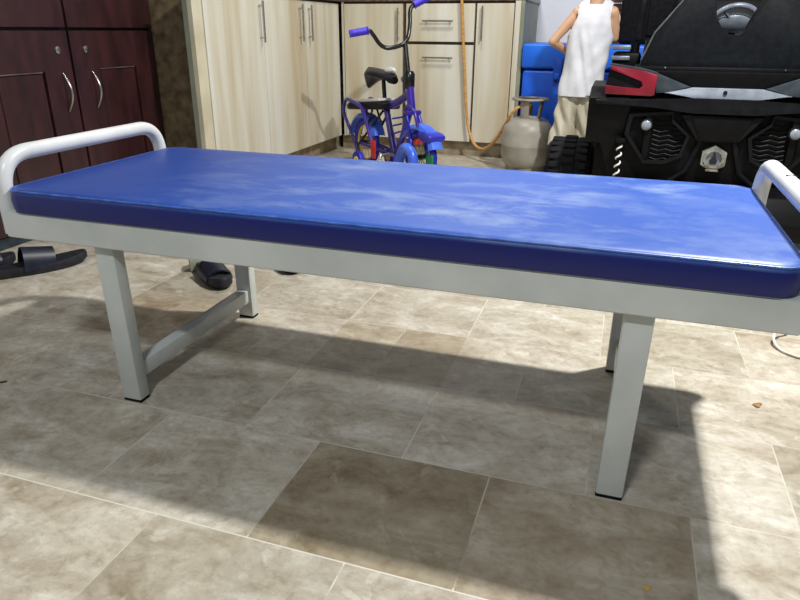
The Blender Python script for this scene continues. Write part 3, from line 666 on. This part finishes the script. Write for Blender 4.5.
# emblem
hexo = [(1.660+.055*math.cos(PI/6+k*PI/3), .330+.054*math.sin(PI/6+k*PI/3)) for k in range(6)]
hexi = [(1.660+.044*math.cos(PI/6+k*PI/3), .330+.043*math.sin(PI/6+k*PI/3)) for k in range(6)]
em = obj('emblem', ring_prism(bmesh.new(), hexo, hexi, Y0-.008, Y0+.035), 'emblem', ut, smooth=False, label='round pewter badge in a hexagonal rim')
obj('badge_ring', LA([(.030, -.016), (.041, -.014), (.041, .03), (.030, .03), (.030, -.016)], (1.660, Y0, .332), 28, 'y'), 'emblem', em)
obj('badge_disc', LA([(0, -.004), (.031, -.004), (.031, .02), (0, .02)], (1.660, Y0, .332), 28, 'y'), 'utv_silver', em)
bm = PR([(1.657, .356), (1.665, .352), (1.664, .338), (1.676, .322), (1.670, .308), (1.650, .308), (1.644, .322), (1.656, .338)], Y0-.010, Y0+.0, 'xz', bev=.002); obj('badge_figure', bm, 'digit', em)
obj('badge_plate', B(1.635, 1.685, Y0-.014, Y0-.0, .277, .286, bev=.002), 'emblem', em)
for pts in ([(1.545, .50), (1.60, .40), (1.56, .27), (1.50, .22)], [(1.785, .50), (1.73, .40), (1.77, .27), (1.83, .22)]):
    obj('brace', T([(x, Y0+.018, z) for x, z in pts], .012, 8), 'utv_dark', ut)
# wheels
def tyre(cxx, cyy, s):
    R_, Wd = .176, .105
    prof = [(.085, -Wd*.8), (.11, -Wd*.98), (.135, -Wd), (.152, -Wd*.84), (.165, -Wd*.5), (.170, 0), (.165, Wd*.5), (.152, Wd*.84), (.135, Wd), (.11, Wd*.98), (.085, Wd*.8)]
    t = obj('wheel', LA(prof, (cxx, cyy, R_), 40, 'x'), 'rubber', ut)
    bm = bmesh.new()
    for k in range(26):
        a = 2*PI*k/26
        for row, (xo, w_) in enumerate(((-.062, .026), (0, .030), (.062, .026))):
            aa = a+(PI/26 if row == 1 else 0); m = bmesh.new(); box(m, xo-w_, xo+w_, -.014, .014, (.150 if row != 1 else .160), (.168 if row != 1 else .176), bev=.005, seg=2)
            rot = Matrix.Translation((cxx, cyy, R_)) @ Matrix.Rotation(aa, 4, 'X')
            bmesh.ops.transform(m, matrix=rot, verts=m.verts); me = bpy.data.meshes.new('tmp'); m.to_mesh(me); m.free(); bm.from_mesh(me); bpy.data.meshes.remove(me)
    tr = obj('tread', bm, 'rubber', t, smooth=False)
    obj('wheel_hub', LA([(0, s*.065), (.03, s*.07), (.045, s*.058), (.088, s*.062), (.088, -s*.05), (0, -s*.05)], (cxx, cyy, R_), 24, 'x'), 'utv_grey', t)
    return t
for xx, s in ((1.050, -1), (2.280, 1)):
    for yy in (2.31, 3.18): tyre(xx, yy, s); obj('axle', T([(xx, yy, .176), (bgx-(.40 if s < 0 else -.40), yy, .2)], .02, 10), 'utv_black', ut)
for xa in (1.170, 2.050): obj('inner_wing', B(xa, xa+.11, 2.13, 2.16, .09, .50, bev=.004), 'utv_black', ut)
# shock absorbers
for s in (-1, 1):
    xs = bgx+s*.388
    sh = obj('shock_absorber', T([(xs, Y0-.005, .20), (xs, Y0-.005, .385)], .008, 12), 'utv_black', ut)
    obj('shock_mount', B(xs-.02, xs+.02, Y0-.02, Y0+.06, .375, .395, bev=.004), 'utv_black', sh)
    n = 72; pts = [Vector((xs+math.cos(2*PI*4*k/n)*.010, Y0-.005+math.sin(2*PI*4*k/n)*.010, .215+.15*k/n)) for k in range(n+1)]
    obj('spring', T(pts, .0042, 7), 'seat_white', sh, label='white coil spring')
# seats: two backrests side by side
YS = 2.22
lp = [(1.318, .668), (1.320, .708), (1.362, .822), (1.425, .905), (1.463, .955), (1.495, .99), (1.54, 1.0), (1.575, .985), (1.590, .937), (1.598, .885), (1.612, .840), (1.645, .806)]
rp = [(1.700, .800), (1.730, .820), (1.752, .868), (1.772, .945), (1.79, .985), (1.83, 1.0), (1.87, .99), (1.905, .955), (1.945, .905), (2.01, .822), (2.05, .708), (2.052, .668)]
br = obj('backrest', PR(lp+rp, YS, YS+.11, 'xz', bev=.012, seg=3), 'utv_seat', ut)
obj('backrest_piping', T([(x, YS+.004, z) for x, z in lp[1:7]], .0042, 8), 'seat_piping', br)
obj('backrest_piping', T([(x, YS+.004, z) for x, z in rp[5:11]], .0042, 8), 'seat_piping', br)
for xs in (1.36, 1.70): obj('seat_cushion', B(xs, xs+.27, YS+.11, YS+.48, .60, .72, bev=.025, seg=3), 'utv_seat', ut)
obj('seat_base', B(1.325, 2.005, YS-.01, YS+.03, .650, .684, bev=.006), 'utv_black', ut)
for x in (1.425, 1.90): obj('seat_bolt', LA([(0, -.006), (.004, -.005), (.005, 0), (0, 0)], (x, YS-.008, .676), 10, 'y'), 'chrome', ut)
# dashboard, steering wheel
da = obj('dashboard', PR([(2.95, .52), (3.30, .52), (3.30, .72), (3.12, .79), (3.03, .79), (2.95, .74)], 1.34, 1.99, 'yz', bev=.015), 'utv_black', ut)
obj('instrument_hood', PR([(3.02, .78), (3.10, .99), (3.14, .99), (3.16, .78)], 1.60, 1.95, 'yz', bev=.012), 'utv_black', ut)
sc = Vector((1.742, 2.80, .855)); tilt = Matrix.Rotation(math.radians(35), 3, 'X')
bm = bmesh.new(); tube(bm, [sc+tilt @ Vector((.11*math.cos(2*PI*k/32), 0, .11*math.sin(2*PI*k/32))) for k in range(32)], .013, 10, closed=True)
sw = obj('steering_wheel', bm, 'utv_silver', ut, label='grey rim and pale hub')
bm = bmesh.new(); ellipsoid(bm, sc+Vector((0, 0, .012)), (.088, .026, .052), tilt); obj('steering_hub', bm, 'utv_silver', sw)
for a in (0, 2.2, 4.1): obj('wheel_spoke', T([sc, sc+tilt @ Vector((.108*math.cos(a), 0, .108*math.sin(a)))], .010, 8), 'utv_silver', sw)
obj('steering_column', T([sc, (1.745, 3.02, .74)], .016, 10), 'utv_black', sw)
# front wing with pale ribs, roll post
obj('front_wing', B(1.175, 1.33, 3.12, 3.34, .60, .715, bev=.02), 'utv_black', ut)
for z in (.728, .672): obj('wing_rib', B(1.168, 1.27, 3.10, 3.16, z, z+.024, bev=.006), 'utv_silver', ut)
obj('roll_post', T([(1.285, 3.17, .58), (1.292, 3.17, .765)], .026, 14), 'utv_black', ut)

# ================================================================ the child
KX, KY = 1.030, 2.83
kid = thing('person', 'child seen from behind in white sleeveless vest and beige trousers beside the black buggy', 'person', (KX, KY, 0))
def capsule(bm, a, b, ra, rb, n=14, flat=1.0):
    a = Vector(a); b = Vector(b); d = (b-a); L_ = d.length; d.normalize(); pts = []; rs = []
    for k in range(5): t = k/4; pts.append(a-d*ra*math.cos(t*PI/2)*.98); rs.append(max(ra*math.sin(t*PI/2), .0006))
    for k in range(5): t = k/4; pts.append(b+d*rb*math.sin(t*PI/2)*.98); rs.append(max(rb*math.cos(t*PI/2), .0006))
    tube(bm, pts, rs, n)
def remeshed(parts, voxel, smooth_it=6, name='tmp', keep=None, solid=None):
    bm = bmesh.new(); parts(bm); me = bpy.data.meshes.new(name); bm.to_mesh(me); bm.free()
    o = bpy.data.objects.new(name, me); COL.objects.link(o)
    m = o.modifiers.new('r', 'REMESH'); m.mode = 'VOXEL'; m.voxel_size = voxel
    m2 = o.modifiers.new('s', 'SMOOTH'); m2.iterations = smooth_it; m2.factor = .5
    dg = bpy.context.evaluated_depsgraph_get(); dg.update()
    me2 = bpy.data.meshes.new_from_object(o.evaluated_get(dg))
    bpy.data.objects.remove(o)
    out = bmesh.new(); out.from_mesh(me2); bpy.data.meshes.remove(me2)
    if keep:
        kill = [f for f in out.faces if not keep(f.calc_center_median())]
        bmesh.ops.delete(out, geom=kill, context='FACES')
        for _ in range(4):
            be = {v for e in out.edges if e.is_boundary for v in e.verts}
            new = {}
            for v in be:
                nb = [e.other_vert(v).co for e in v.link_edges if e.is_boundary]
                if nb: new[v] = (v.co*1+sum(nb, Vector())*1)/(1+len(nb))
            for v, c in new.items(): v.co = c
    if solid:
        bmesh.ops.solidify(out, geom=list(out.faces), thickness=solid)
    return out
K = lambda x, y, z: (KX+x, KY+y, z)
def oval_loft(bm, rows, n=36):
    rings = []
    for z, rx, ry, cx_, cy_ in rows:
        rings.append([bm.verts.new(K(cx_+rx*math.cos(2*PI*k/n), cy_+ry*math.sin(2*PI*k/n), z)) for k in range(n)])
    for a, b in zip(rings, rings[1:]):
        for k in range(n): bm.faces.new((a[k], a[(k+1) % n], b[(k+1) % n], b[k]))
    bm.faces.new(rings[0][::-1]); bm.faces.new(rings[-1])
def torso(bm, g=0.0):
    rows = ((.47, .060, .045), (.50, .090, .064), (.54, .098, .068), (.60, .092, .062), (.66, .090, .060), (.73, .097, .062), (.80, .104, .064), (.86, .106, .061), (.90, .098, .054), (.925, .080, .045), (.945, .055, .038))
    oval_loft(bm, [(z, rx+g, ry+g, 0, 0) for z, rx, ry in rows])
    capsule(bm, K(-.085, 0, .912), K(.085, 0, .912), .036+g, .036+g)
    capsule(bm, K(-.05, 0, .935), K(.05, 0, .935), .030+g, .030+g)
ELL, WRL = K(-.190, -.03, .772), K(-.105, .075, .712)
ELR, WRR = K(.122, .03, .790), K(.122, .14, .845)
def hand(bm, wrist, dirv, palm_n, curl=.5, side=1):
    w_ = Vector(wrist); d = Vector(dirv).normalized(); n = Vector(palm_n); n = (n-d*n.dot(d)).normalized(); s = d.cross(n)*side
    # palm
    for k in (-1, -.33, .33, 1): capsule(bm, w_+d*.004+s*k*.007, w_+d*.048+s*k*.015, .0085, .0078, 10)
    for k, L_ in ((-1, .034), (-.33, .042), (.33, .045), (1, .038)):
        p = w_+d*.050+s*k*.0165; c1 = p+(d*math.cos(curl*.5)+n*math.sin(curl*.5))*L_*.45
        c2 = c1+(d*math.cos(curl*1.3)+n*math.sin(curl*1.3))*L_*.32; c3 = c2+(d*math.cos(curl*2.1)+n*math.sin(curl*2.1))*L_*.24
        capsule(bm, p, c1, .0062, .0058, 8); capsule(bm, c1, c2, .0058, .0053, 8); capsule(bm, c2, c3, .0053, .0045, 8)
    p = w_+d*.014+s*.020; c1 = p+(s*.75+d*.6+n*.2).normalized()*.022; c2 = c1+(s*.25+d*.9+n*.4).normalized()*.020
    capsule(bm, w_+d*.008+s*.008, p, .008, .008, 8); capsule(bm, p, c1, .0075, .0066, 8); capsule(bm, c1, c2, .0066, .0052, 8)
HC = Vector(K(.0, .012, 1.092))
def body(bm):
    torso(bm)
    capsule(bm, K(0, -.004, .93), K(0, .006, 1.02), .036, .032)
    # head
    ellipsoid(bm, HC+Vector((0, -.004, .018)), (.073, .088, .082)); ellipsoid(bm, HC+Vector((0, .030, -.040)), (.052, .052, .056))
    ellipsoid(bm, HC+Vector((0, .088, -.018)), (.009, .014, .012)); capsule(bm, HC+Vector((0, .078, .012)), HC+Vector((0, .092, -.016)), .006, .009)
    for s in (-1, 1):
        ellipsoid(bm, HC+Vector((s*.073, -.004, -.010)), (.009, .016, .023))
        ellipsoid(bm, HC+Vector((s*.04, .055, -.03)), (.022, .022, .022))
    # arms
    capsule(bm, K(-.092, 0, .908), ELL, .031, .023); capsule(bm, ELL, WRL, .023, .015)
    capsule(bm, K(.092, 0, .908), ELR, .031, .023); capsule(bm, ELR, WRR, .023, .015)
    hand(bm, WRL, Vector(WRL)-Vector(ELL), (.9, .3, .1), .6, 1)
    hand(bm, WRR, (.05, .5, .8), (-1, .1, 0), .7, 1)
    # legs
    for s, f in ((-1, -.025), (1, .02)):
        hip = K(s*.048, 0, .50); kn = K(s*.055+(-.012 if s < 0 else 0), f*.3+.008, .29); an = K(s*.058+(-.016 if s < 0 else 0), f, .065)
        capsule(bm, hip, kn, .055, .038); capsule(bm, kn, an, .036, .021)
        ellipsoid(bm, Vector(kn).lerp(Vector(an), .3)+Vector((0, -.010, 0)), (.034, .034, .06))
        # foot
        ft = Vector(an); ft.z = .028
        ellipsoid(bm, ft+Vector((0, -.012, -.004)), (.022, .024, .023)); capsule(bm, ft+Vector((0, 0, .004)), ft+Vector((s*.006, .085, -.008)), .023, .019)
        for j in range(5):
            x_ = s*(-.018+.010*j); ln = .016-.0022*j
            capsule(bm, ft+Vector((s*.006+x_, .094, -.014)), ft+Vector((s*.006+x_*1.1, .094+ln, -.017)), .0075-.0006*j, .0065-.0006*j, 8)
bd = obj('body', remeshed(body, .0042, 5), 'skin', kid)
# face
for s in (-1, 1):
    bm = bmesh.new(); ellipsoid(bm, HC+Vector((s*.028, .0765, .000)), (.011, .006, .0065)); e = obj('eye', bm, 'seat_white', bd, label='white of the eye')
    bm = bmesh.new(); ellipsoid(bm, HC+Vector((s*.028, .0805, .000)), (.0052, .0035, .0052)); obj('iris', bm, 'eye', kid, label='dark iris')
    obj('eyebrow', T([HC+Vector((s*.016, .0835, .019)), HC+Vector((s*.030, .0805, .023)), HC+Vector((s*.043, .071, .019))], .0022, 8), 'hair', kid)
bm = bmesh.new(); ellipsoid(bm, HC+Vector((0, .0775, -.052)), (.018, .006, .0055)); obj('mouth', bm, 'lip', kid)
def hair_p(bm):
    ellipsoid(bm, HC+Vector((0, -.008, .022)), (.081, .095, .090))
    ellipsoid(bm, HC+Vector((0, -.045, -.020)), (.062, .050, .050))
def hk(c):
    c = c-HC
    return not (c.y > .030 and c.z < .050) and c.z > -.055-.0*c.y and not (abs(c.x) > .058 and c.z < .012 and c.y > -.03)
obj('hair', remeshed(hair_p, .005, 4, keep=hk, solid=.004), 'hair', kid)
# vest: the trunk's own shape a little larger, cut at neck, armholes and hem, with cloth folds
def vest_p(bm):
    torso(bm, .011)
    oval_loft(bm, [(z, rx, ry, cx_, -.002) for z, rx, ry, cx_ in ((.46, .108, .082, -.004), (.52, .110, .082, -.003), (.60, .110, .079, 0), (.68, .112, .076, 0), (.76, .113, .076, 0), (.82, .113, .074, 0), (.86, .108, .070, 0))])
def vk(c):
    x, y, z = c.x-KX, c.y-KY, c.z
    if z < .493: return False
    ax = abs(x)
    if z > .80 and ax > .112-.030*min(1, (z-.80)/.085): return False     # armholes
    nz = .952 if y < 0 else .905
    if z > nz and ax < .036+.10*(z-nz): return False                                                  # neckline
    return True
vm = remeshed(vest_p, .006, 5, keep=vk, solid=-.003)
for v in vm.verts:
    x, y, z = v.co.x-KX, v.co.y-KY, v.co.z
    f = (.0035*math.sin(88*x+30*z+1.5*math.sin(9*z+30*x))+.0025*math.sin(60*z-70*x)*max(0, x*8))*min(1, max(.1, (.88-z)*7))+.004*noise.noise(Vector((x*24, y*24, z*7)))
    n = Vector((x, y, 0)).normalized() if (x or y) else Vector((0, 0, 0)); v.co += n*f
obj('vest', vm, 'shirt', kid)
def tr_p(bm):
    ellipsoid(bm, K(0, 0, .535), (.100, .074, .085))
    for s in (-1, 1):
        dx = -.020 if s < 0 else .004
        capsule(bm, K(s*.050, 0, .50), K(s*.056+dx*.45, .0, .36), .062, .058)
        capsule(bm, K(s*.056+dx*.45, .0, .36), K(s*.058+dx, .0, .20), .058, .066 if s < 0 else .056)
def tk(c):
    x = c.x-KX
    hem = .232-(x+.10)*-.25 if x < -.0 else .255
    return c.z > hem and c.z < .57
tm = remeshed(tr_p, .006, 4, keep=tk, solid=-.003)
for v in tm.verts:
    x, y, z = v.co.x-KX, v.co.y-KY, v.co.z
    f = (.007*math.sin(95*x+14*z+2*math.sin(17*z))+.006*noise.noise(Vector((x*18, y*18, z*8))))*(1 if z < .48 else .3)
    cxx = -.062 if x < 0 else .056; n = Vector((x-cxx, y, 0)).normalized(); v.co += n*f
obj('trousers', tm, 'trousers', kid)

tg = bmesh.new(); box(tg, KX+.040, KX+.068, KY-.090, KY-.0865, .498, .504); obj('hem_tag', tg, 'digit', kid, label='small dark tag at the hem')
def lean(o):                              # the child leans a little to the right above the hips
    for v in o.data.vertices: v.co.x += .09*max(0, v.co.z-.50)
    for c in o.children: lean(c)
for c in kid.children: lean(c)
# ================================================================ slippers
def slipper(label, x, y, rz, flip=1, group=None, heel='sole', strap='slipper_navy', L_=.27, su=-.015, sh=.058):
    t = thing('slipper', label, 'slipper', (x, y, 0), rz, group)
    out = []
    for k in range(40):
        a = 2*PI*k/40; cx_, sy_ = math.cos(a), math.sin(a); u = cx_*L_/2
        wd = .050-.009*(1-cx_)*.5*1.2+.006*math.sin(u*14); out.append((u, flip*(sy_*wd+.008*math.cos(u*9))))
    bm = bmesh.new(); v0 = []; rows = []
    for z, g in ((0, .93), (.006, 1.0), (.026, 1.0), (.033, .97), (.031, .88)):
        rows.append([bm.verts.new((p[0]*g, p[1]*g, z+(.012*max(0, p[0]/(L_/2))**3 if z > 0 else .006*max(0, p[0]/(L_/2))**3)+(.004*max(0, -p[0]/(L_/2)) if z > .01 else 0))) for p in out])
    for a, b in zip(rows, rows[1:]):
        for k in range(40): bm.faces.new((a[k], a[(k+1) % 40], b[(k+1) % 40], b[k]))
    bm.faces.new(rows[0][::-1]); bm.faces.new(rows[-1])
    so = obj('sole', bm, 'sole', t, local=True)
    bm = bmesh.new(); n = 14; R3 = []
    for i in range(7):
        s = i/6; u = su+.105*s; row = []
        hgt = sh-.018*s; wd = .051-.004*s
        for k in range(n+1):
            a = PI*k/n; row.append((bm.verts.new((u+.010*math.sin(a), flip*.004+math.cos(a)*wd, .018+math.sin(a)*hgt)), bm.verts.new((u+.010*math.sin(a), flip*.004+math.cos(a)*(wd-.005), .018+math.sin(a)*(hgt-.005)))))
        R3.append(row)
    for r0, r1 in zip(R3, R3[1:]):
        for k in range(n): bm.faces.new((r0[k][0], r0[k+1][0], r1[k+1][0], r1[k][0])); bm.faces.new((r0[k][1], r1[k][1], r1[k+1][1], r0[k+1][1]))
    for row in (R3[0], R3[-1]):
        for k in range(n): bm.faces.new((row[k][0], row[k][1], row[k+1][1], row[k+1][0]))
    obj('strap', bm, strap, t, local=True)
    if heel != 'sole':
        bm = bmesh.new(); v = []
        for k in range(9):
            a = PI/2+PI*k/8; v.append((math.cos(a)*.062-.088, math.sin(a)*.050))
        prism(bm, v, .0, .046, 'xy', bev=.004); obj('heel', bm, heel, t, local=True, label='worn cream heel')
    return t
slipper('black slipper at the left edge of the photo, closest to the cupboard', -.90, .575, math.radians(64), 1, L_=.30)
slipper('black slipper with wide strap, its toe pointing towards the near left couch leg', -.700, .665, math.radians(60), -1, L_=.37, su=-.045, sh=.080)
slipper('navy slipper with worn cream heel behind the far left couch leg', -.055, .815, math.radians(-40), 1, heel='slipper_cream', L_=.31)
slipper('dark slipper mostly hidden by the couch rail, right of the cream-heeled one', .150, 1.045, math.radians(-60), -1)

# ================================================================ cable and floor litter
cb = catmull([(1.815, .99, .004), (1.812, .955, .03), (1.787, .93, .040), (1.763, .88, .020), (1.771, .835, .006), (1.805, .80, .005), (1.88, .78, .005), (2.0, .79, .005), (2.3, .86, .005)], 8)
solo('cable', T(cb, .0038, 10), 'cable', 'thin off-white cable curling on the floor under the right end of the couch', 'cable')
def scrap(name, x, y, a, b, rz, mat, label, cat, h=.003):
    bm = bmesh.new(); n = 12; v = []; 
    t = []
    for k in range(n):
        q = 2*PI*k/n; r = 1+.22*math.sin(3*q+x*9); v.append(bm.verts.new((a*r*math.cos(q), b*r*math.sin(q), .0006+h*.6*(math.cos(q)**2)))); t.append(bm.verts.new((a*r*.8*math.cos(q), b*r*.8*math.sin(q), .0006+h*(.6*math.cos(q)**2+.5))))
    for k in range(n): bm.faces.new((v[k], v[(k+1) % n], t[(k+1) % n], t[k]))
    bm.faces.new(v[::-1]); bm.faces.new(t)
    bmesh.ops.transform(bm, matrix=Matrix.Translation((x, y, 0)) @ Matrix.Rotation(rz, 4, 'Z'), verts=bm.verts)
    solo(name, bm, mat, label, cat)
scrap('dry_leaf', 1.666, .490, .013, .009, 1.0, 'leaf', 'small brown dry leaf on the floor right of the near right couch leg', 'leaf')
scrap('peel', 1.405, -.185, .006, .0045, .3, 'yellow_crumb', 'tiny yellow peel on the floor near the bottom edge of the photo', 'scrap')
scrap('plastic_scrap', -.125, -.010, .017, .003, .6, 'black_scrap', 'thin black scrap on the floor at the left edge of the photo', 'scrap')
